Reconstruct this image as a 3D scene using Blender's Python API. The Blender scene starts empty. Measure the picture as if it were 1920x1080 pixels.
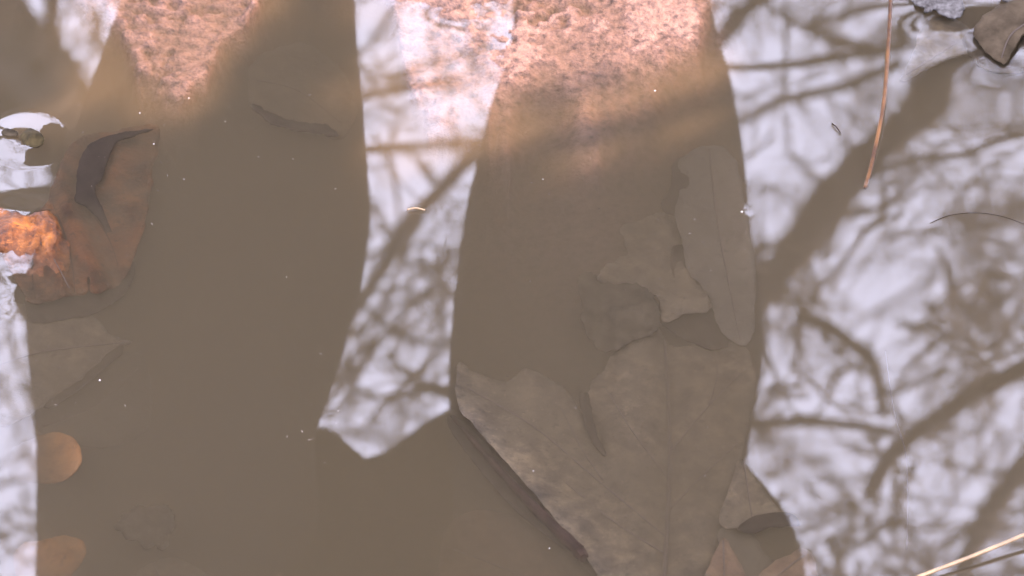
import bpy, bmesh, math, random
import numpy as np
from mathutils import Vector, Matrix
from mathutils.geometry import delaunay_2d_cdt

random.seed(7)
RNG = np.random.default_rng(7)
scene = bpy.context.scene
R = math.radians

# ------------------------------------------------------------------ camera
CAM_H = 1.2
TILT = R(40)
LENS = 140.0
TW = 18.0 / LENS
cam_data = bpy.data.cameras.new('camera')
cam = bpy.data.objects.new('camera', cam_data)
scene.collection.objects.link(cam)
cam.location = (0, 0, CAM_H)
cam.rotation_euler = (R(90) - TILT, 0, 0)
cam_data.lens = LENS
cam_data.sensor_width = 36
cam_data.clip_start = 0.02
cam_data.clip_end = 2000
cam_data.dof.use_dof = True
cam_data.dof.focus_distance = 1.87
cam_data.dof.aperture_fstop = 18.0
scene.camera = cam

# ------------------------------------------------------------------ sky, sun, exposure
SUN_AZ, SUN_EL = R(60), R(48)
world = bpy.data.worlds.new('World')
scene.world = world
world.use_nodes = True
wn, wl = world.node_tree.nodes, world.node_tree.links
wn.clear()
w_out = wn.new('ShaderNodeOutputWorld')
w_bg = wn.new('ShaderNodeBackground')
w_sky = wn.new('ShaderNodeTexSky')
w_sky.sky_type = 'NISHITA'
w_sky.sun_disc = False
w_sky.sun_elevation = SUN_EL
w_sky.sun_rotation = SUN_AZ
w_sky.dust_density = 3.0
w_mix = wn.new('ShaderNodeMix'); w_mix.data_type = 'RGBA'
w_noise = wn.new('ShaderNodeTexNoise'); w_noise.inputs['Scale'].default_value = 2.2
w_noise.inputs['Detail'].default_value = 4
w_map = wn.new('ShaderNodeMapRange')
w_map.inputs['From Min'].default_value = 0.3; w_map.inputs['From Max'].default_value = 0.6
w_map.inputs['To Min'].default_value = 0.72; w_map.inputs['To Max'].default_value = 0.95
wl.new(w_noise.outputs['Fac'], w_map.inputs['Value'])
wl.new(w_map.outputs['Result'], w_mix.inputs['Factor'])
wl.new(w_sky.outputs['Color'], w_mix.inputs[6])
w_mix.inputs[7].default_value = (12.9, 12.8, 16.8, 1)      # thin bright cloud veil
wl.new(w_mix.outputs[2], w_bg.inputs['Color'])
w_bg.inputs['Strength'].default_value = 0.06
wl.new(w_bg.outputs['Background'], w_out.inputs['Surface'])

sun_data = bpy.data.lights.new('sun', 'SUN')
sun_data.energy = 2.6
sun_data.angle = R(0.5)
sun_data.color = (1.0, 0.66, 0.50)
sun = bpy.data.objects.new('sun', sun_data)
scene.collection.objects.link(sun)
SUN = Vector((math.sin(SUN_AZ) * math.cos(SUN_EL), math.cos(SUN_AZ) * math.cos(SUN_EL), math.sin(SUN_EL)))
sun.rotation_euler = SUN.to_track_quat('Z', 'Y').to_euler()

scene.view_settings.view_transform = 'Standard'
scene.view_settings.look = 'None'
scene.view_settings.gamma = 1
scene.view_settings.use_curve_mapping = False
scene.view_settings.exposure = 3.07

scene.render.engine = 'CYCLES'
cy = scene.cycles
cy.max_bounces = 12; cy.diffuse_bounces = 3; cy.glossy_bounces = 3
cy.transparent_max_bounces = 16; cy.volume_bounces = 4
cy.use_denoising = True
cy.sample_clamp_indirect = 4
cy.caustics_reflective = False
cy.caustics_refractive = False

# ------------------------------------------------------------------ picture -> place helpers
CT, ST = math.cos(TILT), math.sin(TILT)
def ray(px, py):
    a = (px - 960) / 960 * TW
    b = (540 - py) / 960 * TW
    return Vector((a, CT + b * ST, -ST + b * CT))
def at(px, py, z=0.0):
    """Point of height z seen at (px, py)."""
    r = ray(px, py)
    return Vector((0, 0, CAM_H)) + r * ((z - CAM_H) / r.z)
def up_at(px, py, y):
    """Point above the water, at depth y, whose reflection is seen at (px, py)."""
    r = ray(px, py)
    t = y / r.y
    return Vector((r.x * t, y, -CAM_H - r.z * t))
def to_px(x, y, z=0.0):
    dx, dy, dz = x, y, z - CAM_H
    f = dy * CT - dz * ST
    u = dy * ST + dz * CT
    return 960 + dx / f / TW * 960, 540 - u / f / TW * 960

# ------------------------------------------------------------------ noise
_perm = RNG.permutation(4096)
_val = RNG.random(4096)
def vnoise(x, y):
    xi, yi = np.floor(x).astype(np.int64), np.floor(y).astype(np.int64)
    fx, fy = x - xi, y - yi
    fx, fy = fx * fx * (3 - 2 * fx), fy * fy * (3 - 2 * fy)
    def h(a, b): return _val[(_perm[(a & 4095)] + b * 17 + _perm[(b * 7 + 13) & 4095]) & 4095]
    return ((h(xi, yi) * (1 - fx) + h(xi + 1, yi) * fx) * (1 - fy) + (h(xi, yi + 1) * (1 - fx) + h(xi + 1, yi + 1) * fx) * fy)
def fbm(x, y, o=4):
    x, y = np.asarray(x, float), np.asarray(y, float)
    s, a, n = 0, 1, 0
    for i in range(o):
        s = s + a * vnoise(x * 2 ** i + 31.7 * i, y * 2 ** i + 11.3 * i); n += a; a *= .5
    return s / n
def sstep(a, b, v):
    t = np.clip((v - a) / (b - a), 0, 1)
    return t * t * (3 - 2 * t)

# ------------------------------------------------------------------ materials
def new_mat(name):
    m = bpy.data.materials.new(name); m.use_nodes = True
    n = m.node_tree.nodes; l = m.node_tree.links
    return m, n, l, n['Principled BSDF']
def noise_mat(name, c1, c2, scale=40, rough=.7, bump=.3, bscale=None, detail=6, c3=None, spec=.3, bdist=.001, silt=None):
    m, n, l, p = new_mat(name)
    tc = n.new('ShaderNodeTexCoord')
    t = n.new('ShaderNodeTexNoise'); t.inputs['Scale'].default_value = scale; t.inputs['Detail'].default_value = detail
    t.inputs['Roughness'].default_value = .62
    l.new(tc.outputs['Object'], t.inputs['Vector'])
    r = n.new('ShaderNodeValToRGB')
    r.color_ramp.elements[0].position = .32; r.color_ramp.elements[1].position = .68
    r.color_ramp.elements[0].color = (*c1, 1); r.color_ramp.elements[1].color = (*c2, 1)
    if c3:
        e = r.color_ramp.elements.new(.5); e.color = (*c3, 1)
    l.new(t.outputs['Fac'], r.inputs['Fac'])
    col = r.outputs['Color']
    if silt:
        for sc_, lo, hi, amt, cc in ((22, .46, .60, .6, silt), (260, .57, .66, .75, tuple(q * .4 for q in c1)), (420, .60, .70, .7, tuple(q * 1.25 for q in c2))):
            t3 = n.new('ShaderNodeTexNoise'); t3.inputs['Scale'].default_value = sc_; t3.inputs['Detail'].default_value = 7
            t3.inputs['Roughness'].default_value = .68
            l.new(tc.outputs['Object'], t3.inputs['Vector'])
            mr = n.new('ShaderNodeMapRange'); mr.inputs['From Min'].default_value = lo; mr.inputs['From Max'].default_value = hi
            mr.inputs['To Max'].default_value = amt
            l.new(t3.outputs['Fac'], mr.inputs['Value'])
            mc = n.new('ShaderNodeMix'); mc.data_type = 'RGBA'
            l.new(mr.outputs['Result'], mc.inputs['Factor']); l.new(col, mc.inputs[6]); mc.inputs[7].default_value = (*cc, 1)
            col = mc.outputs[2]
    l.new(col, p.inputs['Base Color'])
    p.inputs['Roughness'].default_value = rough
    p.inputs['Specular IOR Level'].default_value = spec
    t2 = n.new('ShaderNodeTexNoise'); t2.inputs['Scale'].default_value = bscale or scale * 4; t2.inputs['Detail'].default_value = 5
    l.new(tc.outputs['Object'], t2.inputs['Vector'])
    b = n.new('ShaderNodeBump'); b.inputs['Strength'].default_value = bump; b.inputs['Distance'].default_value = bdist
    l.new(t2.outputs['Fac'], b.inputs['Height'])
    l.new(b.outputs['Normal'], p.inputs['Normal'])
    return m

MUD = noise_mat('mud', (.020, .011, .008), (.165, .095, .068), scale=230, rough=.6, bump=.9, bscale=600, bdist=.002, c3=(.105, .060, .043), detail=11)
LEAF_TAN = noise_mat('leaf_tan', (.018, .012, .006), (.150, .106, .056), scale=95, rough=.8, bump=.8, bscale=300, c3=(.066, .047, .026), detail=12, silt=(.066, .049, .026))
LEAF_DRY = noise_mat('leaf_dry', (.022, .016, .009), (.068, .050, .031), scale=70, rough=.8, bump=.7, bscale=300, spec=.05, detail=10)
LEAF_WARM = noise_mat('leaf_warm', (.040, .020, .009), (.165, .094, .046), scale=90, rough=.8, bump=.8, bscale=300, c3=(.088, .050, .026), detail=12, silt=(.066, .049, .026))
LEAF_GREY = noise_mat('leaf_grey', (.046, .036, .023), (.088, .070, .046), scale=50, rough=.8, bump=.5, bscale=300, detail=12, silt=(.066, .051, .030))
LEAF_DARK = noise_mat('leaf_dark', (.012, .009, .005), (.058, .044, .027), scale=120, rough=.8, bump=.6, bscale=300, spec=.05, detail=10)
PAINTED_SHADE = noise_mat('painted_shade', (.010, .007, .005), (.024, .016, .011), scale=70, rough=.8, bump=.4, bscale=300, spec=.05)  # near-black for blades that stand in for shade
LEAF_BROWN = noise_mat('leaf_brown', (.008, .004, .002), (.105, .043, .014), scale=80, rough=.7, bump=.9, bscale=420, c3=(.040, .018, .007), spec=.1, detail=11, silt=(.085, .026, .007))
LEAF_RUST = noise_mat('leaf_rust', (.014, .005, .002), (.24, .080, .012), scale=110, rough=.5, bump=.9, bscale=420, c3=(.10, .031, .006), spec=.2, detail=11, silt=(.075, .028, .010))
LEAF_ORANGE = noise_mat('leaf_orange', (.10, .036, .007), (.30, .125, .025), scale=90, rough=.6, bump=.4, silt=(.14, .062, .018))
LEAF_AMBER = noise_mat('leaf_amber', (.10, .045, .022), (.26, .12, .05), scale=60, rough=.5, bump=.3, silt=(.085, .06, .042))
VEIN = noise_mat('vein', (.040, .027, .019), (.070, .050, .035), scale=80, rough=.7)
VEIN_PALE = noise_mat('vein_pale', (0.162, 0.122, 0.090), (0.198, 0.153, 0.117), scale=80, rough=.5)
STICK = noise_mat('stick', (.014, .009, .006), (.036, .021, .014), scale=90, rough=.8, spec=.05)
STRAW = noise_mat('straw', (.028, .011, .003), (.15, .064, .016), scale=60, rough=.4, bump=.4, spec=.3)
STRAW_GOLD = noise_mat('straw_gold', (.13, .075, .028), (.36, .22, .09), scale=60, rough=.25, bump=.2, spec=.8)
BARK = noise_mat('bark', (.035, .03, .024), (.085, .072, .06), scale=14, rough=.9, bump=.8, bscale=40, bdist=.01)
TWIG = noise_mat('twig_bark', (.05, .042, .033), (.10, .085, .07), scale=14, rough=.85)
PALE = noise_mat('pale_bark', (.025, .020, .017), (.13, .12, .11), scale=260, rough=.8, bump=.9, bscale=420, spec=.1)
SUNSHADE_LEAF = noise_mat('sunshade_leaf', (.025, .05, .018), (.06, .10, .035), scale=9, rough=.45)
CLOTH = noise_mat('dark_cloth', (.012, .012, .014), (.022, .021, .023), scale=60, rough=.95, bump=.4, bscale=500, spec=.1)
JACKET = noise_mat('jacket_cloth', (.014, .015, .015), (.026, .026, .025), scale=40, rough=.95, bump=.4, bscale=400, spec=.1)
BOOT = noise_mat('boot_leather', (.03, .022, .017), (.06, .045, .035), scale=40, rough=.5)
SKIN = noise_mat('skin', (.42, .25, .18), (.50, .31, .23), scale=20, rough=.5, bump=.1)
HAIR = noise_mat('hair', (.025, .017, .012), (.05, .035, .025), scale=60, rough=.6)
EYE = noise_mat('eye', (.03, .02, .015), (.05, .035, .03), scale=60, rough=.15)
SPECK = noise_mat('speck', (.20, .16, .12), (.50, .45, .38), scale=200, rough=.35, spec=.6)
GROUND = noise_mat('leaf_litter', (.07, .045, .03), (.20, .13, .085), scale=9, rough=.85, bump=.7, bscale=60, bdist=.02)

def water_mat():
    m = bpy.data.materials.new('muddy_water'); m.use_nodes = True
    n, l = m.node_tree.nodes, m.node_tree.links
    n.clear()
    out = n.new('ShaderNodeOutputMaterial')
    tr = n.new('ShaderNodeBsdfTransparent')
    gl = n.new('ShaderNodeBsdfGlossy'); gl.inputs['Roughness'].default_value = 0.0
    lw = n.new('ShaderNodeLayerWeight'); lw.inputs['Blend'].default_value = .5
    pw = n.new('ShaderNodeMath'); pw.operation = 'POWER'; pw.inputs[1].default_value = 5
    ma = n.new('ShaderNodeMath'); ma.operation = 'MULTIPLY_ADD'
    ma.inputs[1].default_value = .89; ma.inputs[2].default_value = .11
    mx = n.new('ShaderNodeMixShader')
    l.new(lw.outputs['Facing'], pw.inputs[0]); l.new(pw.outputs[0], ma.inputs[0]); l.new(ma.outputs[0], mx.inputs['Fac'])
    l.new(tr.outputs[0], mx.inputs[1]); l.new(gl.outputs[0], mx.inputs[2])
    l.new(mx.outputs[0], out.inputs['Surface'])
    v = n.new('ShaderNodeVolumePrincipled')
    v.inputs['Color'].default_value = (.274, .219, .134, 1)
    v.inputs['Density'].default_value = 64
    v.inputs['Anisotropy'].default_value = .2
    l.new(v.outputs[0], out.inputs['Volume'])
    return m
WATER = water_mat()

# ------------------------------------------------------------------ object helpers
COL = scene.collection
def mesh_obj(name, verts, faces, mat, parent=None, smooth=True, loc=None):
    me = bpy.data.meshes.new(name)
    if loc is not None:
        verts = [(v[0] - loc[0], v[1] - loc[1], v[2] - loc[2]) for v in verts]
    me.from_pydata([tuple(v) for v in verts], [], faces)
    if smooth:
        me.polygons.foreach_set('use_smooth', [True] * len(me.polygons))
    me.materials.append(mat)
    me.update()
    o = bpy.data.objects.new(name, me)
    COL.objects.link(o)
    if loc is not None: o.location = loc
    if parent is not None:
        o.parent = parent
        o.matrix_parent_inverse = Matrix.Translation(parent.location).inverted()
    return o
def empty(name, loc, label, cat, group=None):
    o = bpy.data.objects.new(name, None)
    COL.objects.link(o); o.location = loc; o.empty_display_size = .05
    o['label'] = label; o['category'] = cat
    if group: o['group'] = group
    return o
def tag(o, label, cat, group=None):
    o['label'] = label; o['category'] = cat
    if group: o['group'] = group
    return o

def tube_data(pts, radii, n=6, verts=None, faces=None, cap=True):
    verts = [] if verts is None else verts
    faces = [] if faces is None else faces
    pts = [Vector(p) for p in pts]
    base = len(verts)
    ref = None
    for i, p in enumerate(pts):
        d = (pts[min(i + 1, len(pts) - 1)] - pts[max(i - 1, 0)])
        d = d.normalized() if d.length > 1e-9 else Vector((0, 0, 1))
        if ref is None:
            ref = d.orthogonal().normalized()
        ref = (ref - d * ref.dot(d)).normalized()
        b = d.cross(ref)
        for k in range(n):
            a = 2 * math.pi * k / n
            verts.append(p + (ref * math.cos(a) + b * math.sin(a)) * radii[i])
    for i in range(len(pts) - 1):
        for k in range(n):
            a, c = base + i * n + k, base + i * n + (k + 1) % n
            faces.append((a, c, c + n, a + n))
    if cap:
        faces.append(tuple(base + k for k in range(n))[::-1])
        faces.append(tuple(base + (len(pts) - 1) * n + k for k in range(n)))
    return verts, faces
def catmull(pts, sub, closed=False):
    P = [np.array(p, float) for p in pts]
    n = len(P); out = []
    rng = range(n) if closed else range(n - 1)
    for i in rng:
        p0 = P[(i - 1) % n] if closed or i > 0 else P[0]
        p1, p2 = P[i], P[(i + 1) % n]
        p3 = P[(i + 2) % n] if closed or i + 2 < n else P[-1]
        for k in range(sub):
            t = k / sub
            out.append(.5 * ((2 * p1) + (-p0 + p2) * t + (2 * p0 - 5 * p1 + 4 * p2 - p3) * t * t + (-p0 + 3 * p1 - 3 * p2 + p3) * t ** 3))
    if not closed: out.append(P[-1])
    return out
def inside(x, y, poly):
    c = False; j = len(poly) - 1
    for i in range(len(poly)):
        xi, yi = poly[i][0], poly[i][1]; xj, yj = poly[j][0], poly[j][1]
        if (yi > y) != (yj > y) and x < (xj - xi) * (y - yi) / (yj - yi) + xi: c = not c
        j = i
    return c
def grid_axis(a, b, step, lo, hi, grow=1.25):
    xs = list(np.arange(a, b + step * .5, step))
    s = step; x = xs[-1]
    while x < hi: s *= grow; x += s; xs.append(x)
    s = step; x = xs[0]; left = []
    while x > lo: s *= grow; x -= s; left.append(x)
    return np.array(left[::-1] + xs)
def interp(pts, x):
    return np.interp(x, [p[0] for p in pts], [p[1] for p in pts])

# ------------------------------------------------------------------ ground (mud bed, bank, land to the horizon)
def mud_height(x, y):
    px, py = to_px(x, y)
    wob = (fbm(x * 5, y * 5) - .5) * .10
    F = ((np.abs(x) / 1.8) ** 4 + (np.abs(y - .95) / .80) ** 4) ** .25
    s = (1 - F) * .80 + wob
    bed = .020 + .038 * fbm(x * 6 + 3, y * 6, 3) - .014 * np.exp(-((px - 1120) / 260) ** 2 - ((py - 360) / 220) ** 2) + .012 * np.exp(-((px - 420) / 240) ** 2 - ((py - 640) / 300) ** 2)
    z = np.where(s > 0, -np.minimum(s * .9, bed), .045 * (1 - np.exp(np.clip(s, -5, 0) / .16)))
    z = z + (fbm(x * 22, y * 22) - .5) * .009
    # shallow shelf of crumbly mud along the far side
    jag = (fbm(px / 38, py / 38, 3) - .5) * 60
    edge = interp([(-400, -60), (130, -40), (215, 40), (260, 150), (330, 190), (400, 120), (470, 20), (540, -70), (690, -60), (740, 40), (770, 190), (800, 240),
                   (860, 215), (930, 160), (1000, 125), (1120, 135), (1230, 95), (1310, 60), (1345, -20), (1420, -80), (2300, -60)], px)
    m = sstep(60, -25, py - edge + jag)
    n1 = fbm(x * 190 + 2, y * 270, 2); n2 = fbm(x * 380, y * 380 + 5, 2)
    crumb = (fbm(x * 40, y * 34, 3) - .5) * .007 - .0036 * sstep(.47, .30, n1) * sstep(.35, .6, fbm(x * 30 + 7, y * 30, 2)) + .0007 * sstep(.5, .75, n1) + (n2 - .5) * .0014
    shelf = -.0022 + crumb + .007 * np.exp(-((px - 860) / 110) ** 2 - ((py + 25) / 38) ** 2) + .002 * sstep(900, 1000, px) * sstep(1340, 1280, px)
    shelf = np.maximum(shelf, z)
    # rilled slope under the drop-off
    tt = np.clip((py - edge) / 230, 0, 1.6)
    rill = (fbm(x * 75, y * 9 + 4, 3) - .5) * .022 + (fbm(x * 160, y * 25, 2) - .5) * .006
    slope = -.0055 - .017 * tt + rill * np.clip(tt * 3, 0, 1)
    inz = sstep(860, 920, px) * sstep(1420, 1370, px) * sstep(-60, 40, py)
    z = np.where(s > 0, np.maximum(z, np.minimum(slope, -.004) * inz + z * (1 - inz)), z)
    z = z * (1 - m) + np.where(s > -.02, shelf, z) * m
    far = sstep(2.5, 8, np.sqrt(x * x + (y - 1) ** 2))
    z = z + far * (fbm(x * .2, y * .2) - .5) * .5
    return z
gx = grid_axis(-.30, .30, .0015, -600, 600, 1.22)
gy = np.unique(np.concatenate([grid_axis(1.19, 1.53, .005, -600, 1.53, 1.22), grid_axis(1.535, 1.78, .0017, 1.535, 800, 1.22)]))
GX, GY = np.meshgrid(gx, gy)
GZ = mud_height(GX, GY)
nx, ny = len(gx), len(gy)
gv = np.stack([GX, GY, GZ], -1).reshape(-1, 3).tolist()
gf = [(j * nx + i, j * nx + i + 1, (j + 1) * nx + i + 1, (j + 1) * nx + i) for j in range(ny - 1) for i in range(nx - 1)]
ground = mesh_obj('ground', gv, gf, MUD)
ground['kind'] = 'structure'
ground['label'] = 'reddish brown mud of the puddle bed and bank'
ground.data.materials.append(GROUND)
cx = (GX[:-1, :-1] + GX[1:, 1:]) / 2; cyy = (GY[:-1, :-1] + GY[1:, 1:]) / 2
ground.data.polygons.foreach_set('material_index', (((np.abs(cx) > 2.2) | (cyy > 2.4) | (cyy < -.3)).astype(np.int32)).reshape(-1))
def ground_z(x, y): return float(mud_height(np.array([x]), np.array([y]))[0])

# ------------------------------------------------------------------ water
def water_height(x, y):
    px, py = to_px(x, y)
    z = (fbm(x * 9, y * 9, 2) - .5) * .00034
    def g(cx_, cy_, sx, sy, a): return a * np.exp(-((px - cx_) / sx) ** 2 - ((py - cy_) / sy) ** 2)
    # water drawn up around the floating bits
    r = np.sqrt(((px - 45) / 52) ** 2 + ((py - 262) / 34) ** 2)
    z = z + .0011 * np.exp(-(np.clip(r - .75, 0, 9) / .35) ** 2)
    z = z + g(30, 400, 80, 26, .0004) + g(20, 545, 45, 28, .0004)
    z = z + g(1860, 100, 90, 50, .00025) + g(1770, 8, 80, 40, .00035)
    z = z + g(1390, 397, 9, 6, .0001) + g(860, -10, 110, 40, .0003)
    return z
wx = grid_axis(-.33, .33, .003, -2.1, 2.1, 1.35)
wy = grid_axis(1.19, 1.78, .004, -.1, 2.0, 1.35)
wx[0], wx[-1], wy[0], wy[-1] = -2.1, 2.1, -.1, 1.95
wy = np.array(sorted(set(np.clip(wy, -.1, 1.95))))
WX, WY = np.meshgrid(wx, wy)
WZ = water_height(WX, WY)
mx_, my_ = len(wx), len(wy)
wv = np.stack([WX, WY, WZ], -1).reshape(-1, 3).tolist()
wf = [(j * mx_ + i, j * mx_ + i + 1, (j + 1) * mx_ + i + 1, (j + 1) * mx_ + i) for j in range(my_ - 1) for i in range(mx_ - 1)]
border = [i for i in range(mx_)] + [j * mx_ + mx_ - 1 for j in range(1, my_)] + [(my_ - 1) * mx_ + i for i in range(mx_ - 2, -1, -1)] + [j * mx_ for j in range(my_ - 2, 0, -1)]
b0 = len(wv)
for k in border: wv.append((wv[k][0], wv[k][1], -.25))
nb = len(border)
for k in range(nb):
    k2 = (k + 1) % nb
    wf.append((border[k], b0 + k, b0 + k2, border[k2]))
wf.append(tuple(b0 + k for k in range(nb))[::-1])
water = mesh_obj('water', wv, wf, WATER)
water['kind'] = 'structure'
water['label'] = 'still murky brown puddle water mirroring sky and branches'

# ------------------------------------------------------------------ leaves
def outline_px(pts, jag=3.0, sub=6):
    o = catmull(pts, sub, True)
    out = []
    for i, p in enumerate(o):
        q = o[(i + 1) % len(o)]; d = q - p; L = np.hypot(*d) + 1e-6
        nrm = np.array([d[1], -d[0]]) / L
        w = (float(fbm(p[0] / 17, p[1] / 17, 3)) - .5) * 4.2 * jag
        out.append(p + nrm * (w + random.uniform(-jag, jag) * .3))
    return out
def blade_mesh(name, pts, zf, mat, parent=None, jag=2.5, step=15, thick=.0005, sub=6, loc=None):
    sub += 3
    """Leaf blade: outline in picture px laid at heights zf(px, py)."""
    o = outline_px(pts, jag, sub)
    xs = [p[0] for p in o]; ys = [p[1] for p in o]
    inner = []
    y = min(ys) + step * .5; row = 0
    poly = [(p[0], p[1]) for p in o]
    while y < max(ys):
        x = min(xs) + (step * .5 if row % 2 else 0)
        while x < max(xs):
            qx, qy = x + random.uniform(-3, 3), y + random.uniform(-3, 3)
            if inside(qx, qy, poly):
                if min((qx - p[0]) ** 2 + (qy - p[1]) ** 2 for p in poly) > (step * .4) ** 2: inner.append((qx, qy))
            x += step
        y += step * .85; row += 1
    vin = [Vector((p[0], p[1])) for p in poly] + [Vector(p) for p in inner]
    n = len(poly)
    v2, _, f2, _, _, _ = delaunay_2d_cdt(vin, [(i, (i + 1) % n) for i in range(n)], [], 1, 1e-5)
    top = [at(v.x, v.y, zf(v.x, v.y)) for v in v2]
    if loc is None:
        c = sum(top, Vector()) / len(top); loc = c
    ob = mesh_obj(name, top, [tuple(f) for f in f2], mat, parent, True, loc)
    me = ob.data
    bm = bmesh.new(); bm.from_mesh(me)
    bmesh.ops.recalc_face_normals(bm, faces=bm.faces)
    if sum(f.normal.z for f in bm.faces) < 0:
        bmesh.ops.reverse_faces(bm, faces=bm.faces)
    bm.to_mesh(me); bm.free()
    md = ob.modifiers.new('thickness', 'SOLIDIFY'); md.thickness = thick; md.offset = -1
    return ob
def vein(parent, pts, zf, w0, w1, mat=VEIN, name='vein', lift=.0002, loc=None):
    pts = catmull(pts, 5)
    P = [at(p[0], p[1], zf(p[0], p[1]) + lift) for p in pts]
    k = len(P)
    rad = [(w0 + (w1 - w0) * i / (k - 1)) * .00008 for i in range(k)]
    v, f = tube_data(P, rad, 6)
    return mesh_obj(name, v, f, mat, parent, True, P[0])
def wav(base, amp, scale, seed, tx=0, ty=0, cx=0, cy=0, edge=0):
    def f(px, py):
        return base + .0020 * (float(fbm(px / 26 + seed, py / 26, 3)) - .5) + amp * 2 * (float(fbm(px / scale + seed, py / scale + seed * 1.7, 2)) - .5) + tx * (px - cx) + ty * (py - cy)
    return f

# big lobed leaf with the upright midrib
big = empty('fallen_leaf_or_shade', at(1240, 860, -.012), 'large tan lobed leaf with upright midrib sunk low beneath the water', 'leaf', 'sunken leaves')
def zbig(px, py):
    z = -.0080 + .0035 * 2 * (float(fbm(px / 130 + 3, py / 130, 2)) - .5) + .0034 * (float(fbm(px / 30, py / 30 + 9, 3)) - .5)
    z -= .0035 * math.exp(-((px - 1252) / 26) ** 2)
    if px > 1252: z -= .0030 * min(1, (px - 1252) / 90)
    d = ((px - 850) * .73 - (py - 770) * .68)           # distance from the lower left edge
    z += .0055 * math.exp(-(d / 60) ** 2) - .003 * math.exp(-((px - 1120) / 30) ** 2 - ((py - 800) / 60) ** 2)
    return z
blade_mesh('blade', [(858, 682), (884, 694), (915, 708), (950, 716), (985, 692), (1030, 708), (1070, 742), (1096, 782), (1114, 822), (1132, 846), (1120, 806), (1103, 766),
    (1106, 722), (1135, 688), (1150, 662), (1172, 650), (1180, 632), (1198, 640), (1214, 616), (1232, 614), (1250, 640), (1262, 652), (1300, 646), (1345, 640), (1392, 648),
    (1416, 690), (1412, 760), (1400, 820), (1386, 872), (1372, 940), (1350, 1010), (1330, 1070), (1290, 1150), (1240, 1200), (1180, 1150), (1130, 1090), (1094, 1040),
    (1020, 948), (942, 858), (880, 788), (858, 756)], zbig, LEAF_TAN, big, jag=2.2, step=16, sub=5)
vein(big, [(1246, 640), (1253, 750), (1256, 860), (1252, 970), (1246, 1080), (1240, 1190)], zbig, 10, 16, VEIN, 'midrib', .0004)
for q in ([(1254, 900), (1180, 800), (1120, 700)], [(1252, 1010), (1120, 900), (1000, 800), (880, 730)], [(1255, 850), (1330, 760), (1400, 690)],
          [(1252, 960), (1320, 890), (1385, 830)], [(1250, 1040), (1160, 985), (1060, 905)], [(1130, 900), (1090, 840), (1050, 760)], [(1330, 760), (1345, 700), (1340, 660)]):
    vein(big, q, zbig, 5, 2, VEIN)

for lab, pts, zz, mm in (  # black slivers painted where shade falls under and between leaves
    ('painted black shade in the cleft of the lobed leaf', [(1086, 742), (1104, 738), (1110, 776), (1120, 812), (1136, 848), (1128, 852), (1110, 826), (1096, 790)], -.0085, PAINTED_SHADE),
    ('long black strip painted as the shade of the dark reddish stick', [(842, 776), (880, 800), (960, 890), (1040, 970), (1090, 1024), (1072, 1036), (1010, 992), (950, 940), (890, 868), (846, 806)], -.0085, PAINTED_SHADE),
    ('painted dark shade along the inner edge of the smooth pale leaf', [(1262, 306), (1300, 290), (1330, 340), (1310, 400), (1262, 404), (1240, 386), (1258, 350)], -.0100, PAINTED_SHADE),
    ('dark spot of painted shade between ragged scrap and smooth pale leaf', [(1262, 462), (1300, 470), (1320, 530), (1290, 548), (1270, 534), (1258, 500)], -.0092, PAINTED_SHADE),
    ('painted dark shade under the lower edge of the rust leaf', [(50, 540), (110, 520), (180, 510), (250, 490), (240, 540), (186, 584), (110, 600), (56, 600)], -.0090, PAINTED_SHADE),
    ('thin painted dark shade below the pointed olive-brown leaf', [(90, 700), (160, 660), (214, 630), (230, 656), (176, 708), (110, 756), (80, 760)], -.0118, PAINTED_SHADE)):
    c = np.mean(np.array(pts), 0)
    e = empty('leaf_scrap_or_shade', at(c[0], c[1], zz), lab, 'leaf scrap', 'painted shade among the leaves')
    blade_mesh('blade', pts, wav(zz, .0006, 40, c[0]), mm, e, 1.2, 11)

# stick wedged under the leaf
zst = lambda px, py: -.0065
stick = empty('stick', at(1090, 1030, -.0065), 'straight dark reddish stick lying along the lower edge of the lobed leaf', 'stick')
sp = [at(846, 780, -.0060), at(922, 866, -.0055), at(1000, 950, -.0046), at(1086, 1034, -.0040)]
v, f = tube_data([Vector(p) for p in catmull([tuple(p) for p in sp], 6)], [.0005 + .0026 * (i / 18) ** .8 + .0002 * math.sin(i * 2.1) for i in range(19)], 8)
mesh_obj('shaft', v, f, STICK, stick, True, sp[-1])
v, f = tube_data([sp[-1] + Vector((.0006, -.0012, 0)), sp[-1] + Vector((.0020, -.0046, .0004))], [.0030, .0022], 8)
mesh_obj('cut_end', v, f, STICK, stick, False, sp[-1])

def simple_leaf(label, pts, zf, mat, veins=(), group='sunken leaves', jag=2.2, step=17, midrib=None, vm=VEIN, sub=5, name='fallen_leaf_or_shade'):
    c = np.mean(np.array(pts), 0)
    e = empty(name, at(c[0], c[1], zf(c[0], c[1])), label, 'leaf', group)
    blade_mesh('blade', pts, zf, mat, e, jag, step, sub=sub)
    if midrib: vein(e, midrib, zf, 6, 3, vm, 'midrib', .0003)
    for q in veins: vein(e, q, zf, 3, 1.5, vm)
    return e

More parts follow.
